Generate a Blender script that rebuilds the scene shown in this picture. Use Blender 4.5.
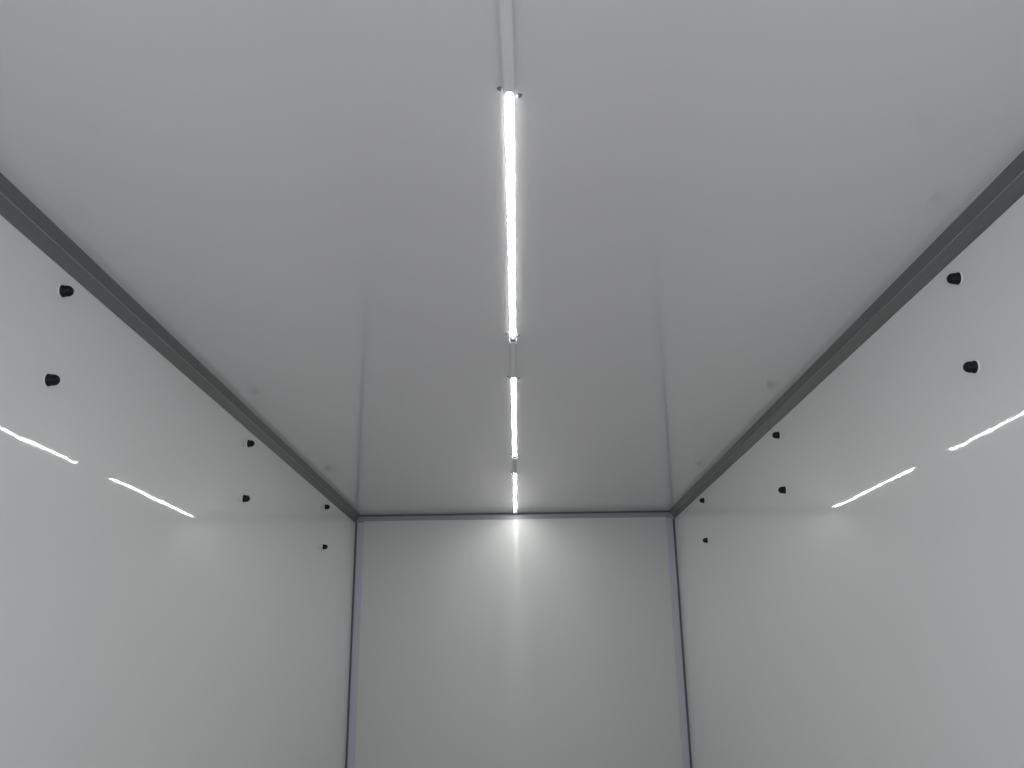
import bpy, bmesh, math
from mathutils import Matrix, Vector

for o in list(bpy.data.objects):
    bpy.data.objects.remove(o)
scene = bpy.context.scene
COL = scene.collection

# ------------------------------------------------------------------ camera
CAM_H = 1.30                      # camera above the floor
H = 2.30                          # inner height of the box body
W = 1.1034                        # half of the inner width
D = 5.99                          # back wall
REAR = -1.25                      # open rear end behind the camera
pitch, roll, yaw = 0.3136, 0.0141, -0.0019
cam = bpy.data.cameras.new('camera')
cam.sensor_width = 36.0
cam.lens = 864.1 / 1024 * 36.0
cam.clip_start = 0.02
camo = bpy.data.objects.new('camera', cam)
COL.objects.link(camo)
cy, sy, cp, sp = math.cos(yaw), math.sin(yaw), math.cos(pitch), math.sin(pitch)
R0 = Vector((cy, -sy, 0)); F0 = Vector((sy * cp, cy * cp, sp)); U0 = Vector((-sy * sp, -cy * sp, cp))
cr, sr = math.cos(roll), math.sin(roll)
R1 = cr * R0 - sr * U0
U1 = sr * R0 + cr * U0
camo.matrix_world = Matrix(((R1.x, U1.x, -F0.x, 0.0045), (R1.y, U1.y, -F0.y, 0.0),
                            (R1.z, U1.z, -F0.z, CAM_H), (0, 0, 0, 1)))
scene.camera = camo

# ------------------------------------------------------------------ light of the place
world = bpy.data.worlds.new('World'); scene.world = world
world.use_nodes = True
bg = world.node_tree.nodes['Background']
bg.inputs['Color'].default_value = (0.915, 0.945, 1.0, 1)      # overcast daylight at the open rear end
bg.inputs['Strength'].default_value = 2.25
LAMP = 70.0                                                  # radiance of the lamps' diffusers
scene.view_settings.view_transform = 'Standard'
scene.view_settings.look = 'None'
scene.view_settings.gamma = 1.0
scene.view_settings.use_curve_mapping = False
scene.view_settings.exposure = 0.0

# ------------------------------------------------------------------ materials
def mat(name, col, rough=0.5, metal=0.0, spec=0.5, bumps=(), coat=0.0, coat_rough=0.1, mottled=0.0, scale=(1, 1, 1), tangent=None):
    m = bpy.data.materials.new(name); m.use_nodes = True
    nt = m.node_tree; N = nt.nodes; L = nt.links
    b = N['Principled BSDF']
    b.inputs['Base Color'].default_value = (*col, 1)
    b.inputs['Roughness'].default_value = rough
    b.inputs['Metallic'].default_value = metal
    b.inputs['Specular IOR Level'].default_value = spec
    b.inputs['Coat Weight'].default_value = coat
    b.inputs['Coat Roughness'].default_value = coat_rough
    if tangent:
        b.inputs['Anisotropic'].default_value = 1.0
        cx = N.new('ShaderNodeCombineXYZ')
        for i in range(3): cx.inputs[i].default_value = tangent[i]
        L.new(cx.outputs[0], b.inputs['Tangent'])
    tc = N.new('ShaderNodeTexCoord')
    mp = N.new('ShaderNodeMapping'); mp.inputs['Scale'].default_value = scale
    L.new(tc.outputs['Object'], mp.inputs['Vector'])
    if mottled:
        n = N.new('ShaderNodeTexNoise'); n.inputs['Scale'].default_value = 7; n.inputs['Detail'].default_value = 5
        L.new(mp.outputs['Vector'], n.inputs['Vector'])
        mx = N.new('ShaderNodeMix'); mx.data_type = 'RGBA'
        mx.inputs[6].default_value = (*[c * (1 - mottled) for c in col], 1)
        mx.inputs[7].default_value = (*[min(1, c * (1 + mottled)) for c in col], 1)
        L.new(n.outputs['Fac'], mx.inputs[0]); L.new(mx.outputs[2], b.inputs['Base Color'])
    prev = None
    for sc, dist in bumps:
        n = N.new('ShaderNodeTexNoise'); n.inputs['Scale'].default_value = sc; n.inputs['Detail'].default_value = 1.5
        L.new(mp.outputs['Vector'], n.inputs['Vector'])
        bu = N.new('ShaderNodeBump'); bu.inputs['Strength'].default_value = 1.0
        bu.inputs['Distance'].default_value = dist
        L.new(n.outputs['Fac'], bu.inputs['Height'])
        if prev: L.new(prev.outputs['Normal'], bu.inputs['Normal'])
        prev = bu
    if prev: L.new(prev.outputs['Normal'], b.inputs['Normal'])
    return m

M_WALL = mat('white glossy wall panel', (0.79, 0.80, 0.795), 0.026, spec=0.18, bumps=((1.3, 0.0014), (9, 0.00012), (60, 0.00004)), coat=0.15, coat_rough=0.25)
M_BACK = mat('white satin back panel', (0.66, 0.66, 0.655), 0.23, spec=0.25, bumps=((2.2, 0.0030),), scale=(3, 1, 0.15), tangent=(0, 0, 1))
M_CEIL = mat('white satin ceiling panel', (0.74, 0.725, 0.73), 0.05, spec=0.65, bumps=((1.2, 0.0004),))
M_FLOOR = mat('grey anti slip floor', (0.50, 0.49, 0.48), 0.55, bumps=((160, 0.0006),), mottled=0.08)
M_TRIM = mat('grey aluminium moulding', (0.145, 0.152, 0.152), 0.42, metal=0.0, spec=0.5)
M_BEAD_GLINT = mat('aluminium edge with painted glint', (0.30, 0.32, 0.31), 0.35)  # lighter than the moulding: lamp light caught on the ridge, put into the colour
M_TOP = mat('blue grey aluminium strip', (0.33, 0.345, 0.375), 0.4)
M_PALE = mat('pale blue grey aluminium strip', (0.52, 0.54, 0.60), 0.4, bumps=((6, 0.0003),))
M_SEAL = mat('dark sealant', (0.10, 0.12, 0.12), 0.5)
M_BLACK = mat('black rubber', (0.004, 0.006, 0.013), 0.5, spec=0.25)
M_WASH = mat('pale translucent plastic', (0.84, 0.88, 0.87), 0.15)
M_COVER = mat('white plastic cable cover', (0.78, 0.77, 0.77), 0.4)
M_COVER2 = mat('greyed plastic cable cover', (0.60, 0.59, 0.58), 0.4)
M_SCREW = mat('grey screw head', (0.16, 0.17, 0.22), 0.4, metal=0.3)
M_ALU = mat('white lamp housing', (0.80, 0.81, 0.84), 0.3)
M_CONTACT = mat('dark plug', (0.05, 0.05, 0.06), 0.5)

M_LED = bpy.data.materials.new('lit lamp diffuser'); M_LED.use_nodes = True
b = M_LED.node_tree.nodes['Principled BSDF']
b.inputs['Base Color'].default_value = (0.9, 0.9, 0.9, 1)
b.inputs['Emission Color'].default_value = (0.985, 1.0, 0.975, 1)
b.inputs['Emission Strength'].default_value = LAMP

# ------------------------------------------------------------------ helpers
def link(name, bm, m, parent=None, smooth=False):
    bmesh.ops.recalc_face_normals(bm, faces=bm.faces)
    me = bpy.data.meshes.new(name); bm.to_mesh(me); bm.free()
    me.materials.append(m)
    if smooth:
        for p in me.polygons: p.use_smooth = True
    o = bpy.data.objects.new(name, me); COL.objects.link(o)
    if parent: o.parent = parent
    return o

def box(x0, x1, y0, y1, z0, z1, bevel=0.0, bm=None):
    own = bm is None
    bm = bm or bmesh.new()
    r = bmesh.ops.create_cube(bm, size=1)
    for v in r['verts']:
        v.co = Vector(((x0 + x1) / 2 + v.co.x * (x1 - x0), (y0 + y1) / 2 + v.co.y * (y1 - y0), (z0 + z1) / 2 + v.co.z * (z1 - z0)))
    if bevel:
        es = list({e for v in r['verts'] for e in v.link_edges})
        bmesh.ops.bevel(bm, geom=es, offset=bevel, segments=2, affect='EDGES', profile=0.5)
    return bm

def extrude_profile(pts, y0, y1, bm=None):
    """profile of (x, z) points swept along y"""
    bm = bm or bmesh.new()
    a = [bm.verts.new((x, y0, z)) for x, z in pts]
    c = [bm.verts.new((x, y1, z)) for x, z in pts]
    n = len(pts)
    for i in range(n):
        j = (i + 1) % n
        bm.faces.new((a[i], a[j], c[j], c[i]))
    bm.faces.new(a[::-1]); bm.faces.new(c)
    return bm

def lathe_x(prof, seg=32):
    """profile of (x, radius) turned round the x axis"""
    bm = bmesh.new(); rings = []
    for x, r in prof:
        if r < 1e-6: rings.append([bm.verts.new((x, 0, 0))])
        else: rings.append([bm.verts.new((x, r * math.cos(2 * math.pi * k / seg), r * math.sin(2 * math.pi * k / seg))) for k in range(seg)])
    for A, B in zip(rings, rings[1:]):
        for k in range(seg):
            l = (k + 1) % seg
            if len(A) == 1: bm.faces.new((A[0], B[k], B[l]))
            elif len(B) == 1: bm.faces.new((A[k], A[l], B[0]))
            else: bm.faces.new((A[k], A[l], B[l], B[k]))
    return bm

def structure(o):
    o['kind'] = 'structure'
    return o

def empty(name, loc, label, cat, group=None):
    o = bpy.data.objects.new(name, None); COL.objects.link(o)
    o.empty_display_size = 0.05
    o.location = loc; o['label'] = label; o['category'] = cat
    if group: o['group'] = group
    return o

def copy_thing(root, loc, label):
    r = root.copy(); COL.objects.link(r); r.location = loc; r['label'] = label
    for ch in list(root.children):
        c = ch.copy(); COL.objects.link(c); c.parent = r
        for g in list(ch.children):
            d = g.copy(); COL.objects.link(d); d.parent = c
    return r

# ------------------------------------------------------------------ shell of the box body
T = 0.06
structure(link('floor', box(-W - T, W + T, REAR, D + T, -T, 0), M_FLOOR))
structure(link('ceiling', box(-W - T, W + T, REAR, D + T, H, H + T), M_CEIL))
structure(link('wall_left', box(-W - T, -W, REAR, D + T, 0, H), M_WALL))
structure(link('wall_right', box(W, W + T, REAR, D + T, 0, H), M_WALL))
structure(link('wall_back', box(-W, W, D, D + T, 0, H), M_BACK))

# long mouldings between the side walls and the ceiling: two faces with a fine bead between them, coloured lighter as a glint
def moulding(name, s):
    p = [(0, 0), (-0.034, 0), (-0.0335, -0.003), (-0.0285, -0.0075), (-0.0165, -0.0180), (-0.0125, -0.0215),
         (-0.0140, -0.0240), (-0.0125, -0.0272), (-0.0080, -0.0400), (-0.0045, -0.0555), (-0.0030, -0.0572), (0, -0.0572)]
    pts = [(s * (W + x), H + z) for x, z in p]
    t = structure(link(name, extrude_profile(pts, REAR, D), M_TRIM))
    bead = [(s * (W - 0.0143 + 0.0019 * math.cos(k * math.pi / 6)), H - 0.0236 + 0.0019 * math.sin(k * math.pi / 6)) for k in range(12)]
    link('bead', extrude_profile(bead, REAR, D), M_BEAD_GLINT, t)
    return t
moulding('trim_1', -1)
moulding('trim_2', 1)
# strip along the top of the back wall, upright strips in the corners, dark sealant lines in the joints
xi = W - 0.018
t3 = structure(link('trim_3', box(-xi, xi, D - 0.006, D, H - 0.043, H - 0.012, 0.0015), M_TOP))
link('sealant_line', box(-xi, xi, D - 0.008, D, H - 0.012, H), M_SEAL, t3)
for n, s in (('trim_4', -1), ('trim_5', 1)):
    a, c = s * (W - 0.012), s * (W - 0.058)
    t = structure(link(n, box(min(a, c), max(a, c), D - 0.005, D, 0, H - 0.045, 0.001), M_PALE))
    a, c = s * W, s * (W - 0.012)
    link('sealant_line', box(min(a, c), max(a, c), D - 0.012, D, 0, H - 0.0575), M_SEAL, t)
    a, c = s * (W - 0.013), s * (W - 0.058)
    link('sealant_line', box(min(a, c), max(a, c), D - 0.0055, D, H - 0.048, H - 0.0445), M_SEAL, t)

# ------------------------------------------------------------------ LED strip lamps on the ceiling
LX = 0.0047
def halfround(hw, depth, z0, n=14):
    return [(hw * math.cos(math.pi * k / n), z0 - depth * math.sin(math.pi * k / n)) for k in range(n + 1)]

def screw(x, y, parent):
    bm = bmesh.new()
    for z0, z1, r0, r1 in ((-0.0015, 0.0, 0.0052, 0.0052), (-0.0042, -0.0015, 0.0028, 0.0050)):
        r = bmesh.ops.create_cone(bm, cap_ends=True, segments=20, radius1=r0, radius2=r1, depth=z1 - z0)
        bmesh.ops.translate(bm, verts=r['verts'], vec=(x, y, (z0 + z1) / 2))
    return link('screw', bm, M_SCREW, parent)

def make_lamp(L, label):
    root = empty('strip_lamp', (LX, 0, H), label, 'lamp', 'strip lamps along the ceiling')
    # slim housing against the ceiling
    link('housing', box(-0.0076, 0.0076, 0.0, L, -0.0006, 0, 0.0002), M_ALU, root)
    # half-round glowing diffuser with rounded ends
    hw, dp, z0 = 0.0072, 0.0016, -0.0006
    bm = bmesh.new(); rings = []
    e = 0.013
    sta = [(0.013 + e * (1 - math.cos(a)), max(0.03, math.sin(a))) for a in [math.pi / 2 * k / 6 for k in range(7)]]
    sta = sta + [(L + 0.009 - y, s) for y, s in reversed(sta)]
    for y, s in sta:
        rings.append([bm.verts.new((x * s, y, z0 + (z - z0) * s)) for x, z in halfround(hw, dp, z0)])
    for A, B in zip(rings, rings[1:]):
        for k in range(len(A)):
            l = (k + 1) % len(A)
            bm.faces.new((A[k], A[l], B[l], B[k]))
    bm.faces.new(rings[0][::-1]); bm.faces.new(rings[-1])
    link('diffuser', bm, M_LED, root, True)
    # U-shaped end cap round a dark plug at the far end
    ec = box(-0.0130, 0.0130, L + 0.020, L + 0.032, -0.010, 0, 0.001)
    box(-0.0130, -0.0098, L + 0.003, L + 0.021, -0.010, 0, 0.0008, ec)
    box(0.0098, 0.0130, L + 0.003, L + 0.021, -0.010, 0, 0.0008, ec)
    cap = link('end_cap', ec, M_ALU, root)
    link('plug', box(-0.0085, 0.0085, L + 0.001, L + 0.0195, -0.006, 0, 0.0006), M_CONTACT, cap)
    # mounting screws either side of each end
    screw(-0.0175, 0.002, root); screw(0.0185, 0.023, root)
    screw(-0.0190, L - 0.040, root); screw(0.0165, L - 0.022, root)
    return root

F = 0.9885
LL = 1.2835 * F
Y1, Y2, Y3 = 1.3464 * F, (1.3464 + 1.6799) * F, (1.3464 + 2 * 1.6799) * F
l1 = make_lamp(LL, 'nearest lit strip lamp on the ceiling, longest looking of the three'); l1.location.y = Y1
copy_thing(l1, (LX, Y2, H), 'middle lit strip lamp on the ceiling, between the nearest and farthest lamps')
copy_thing(l1, (LX, Y3, H), 'farthest lit strip lamp on the ceiling, ending at the back wall')

# ------------------------------------------------------------------ cable covers in line with the lamps
def cover(x, y0, y1, hw, h, m, label, turn=0.0):
    p = [(-hw, 0), (-hw, -h * 0.75), (-hw + h * 0.25, -h), (hw - h * 0.25, -h), (hw, -h * 0.75), (hw, 0)]
    o = link('cable_cover', extrude_profile(p, 0, y1 - y0), m)
    o.location = (x - turn * (y1 - y0), y0, H); o.rotation_euler.z = -turn
    o['label'] = label; o['category'] = 'cable cover'; o['group'] = 'cable covers in line with the lamps'
    return o
cover(LX - 0.0005, REAR + 0.02, Y1 - 0.002, 0.0108, 0.010, M_COVER, 'long white cable cover running back from the near end of the nearest lamp', 0.018)
cover(LX, Y1 + LL + 0.034, Y2 - 0.002, 0.0085, 0.008, M_COVER, 'flat white cable cover between the nearest and the middle strip lamp')
cover(LX, Y2 + LL + 0.034, Y3 - 0.002, 0.0085, 0.008, M_COVER2, 'short grey cable cover between the middle and the farthest strip lamp')

# ------------------------------------------------------------------ black capped pegs on the side walls
def make_peg(s, label):
    g = 'black capped pegs on the side walls'
    root = empty('wall_peg', (0, 0, 0), label, 'peg', g)
    link('washer', lathe_x([(0, 0), (0, 0.0175), (-s * 0.0018, 0.0172), (-s * 0.0026, 0.0160), (-s * 0.0027, 0)]), M_WASH, root, False)
    x0 = 0.0022
    prof = [(x0, 0), (x0, 0.0152), (x0 + 0.0040, 0.0152), (x0 + 0.0056, 0.0138), (x0 + 0.013, 0.0136)]
    for k in range(1, 9):
        a = math.pi / 2 * k / 8
        prof.append((x0 + 0.013 + 0.0145 * math.sin(a), 0.0136 * math.cos(a)))
    link('rubber_cap', lathe_x([(-s * x, r) for x, r in prof]), M_BLACK, root, True)
    return root

ZU, ZL = CAM_H + 0.887, CAM_H + 0.657
PY = {-1: (1.943, 3.480, 4.992), 1: (1.947, 3.480, 4.990)}
ORD = ('nearest', 'middle', 'farthest')
for s, side in ((-1, 'left'), (1, 'right')):
    first = None
    for k in range(3):
        for z, row in ((ZU, 'upper'), (ZL, 'lower')):
            lab = f'{row} black peg of the {ORD[k]} pair on the {side} white wall'
            if first is None:
                first = make_peg(s, lab); first.location = (s * W, PY[s][k], z + 0.0015 * s * k)
            else:
                copy_thing(first, (s * W, PY[s][k], z + 0.0015 * s * k), lab)
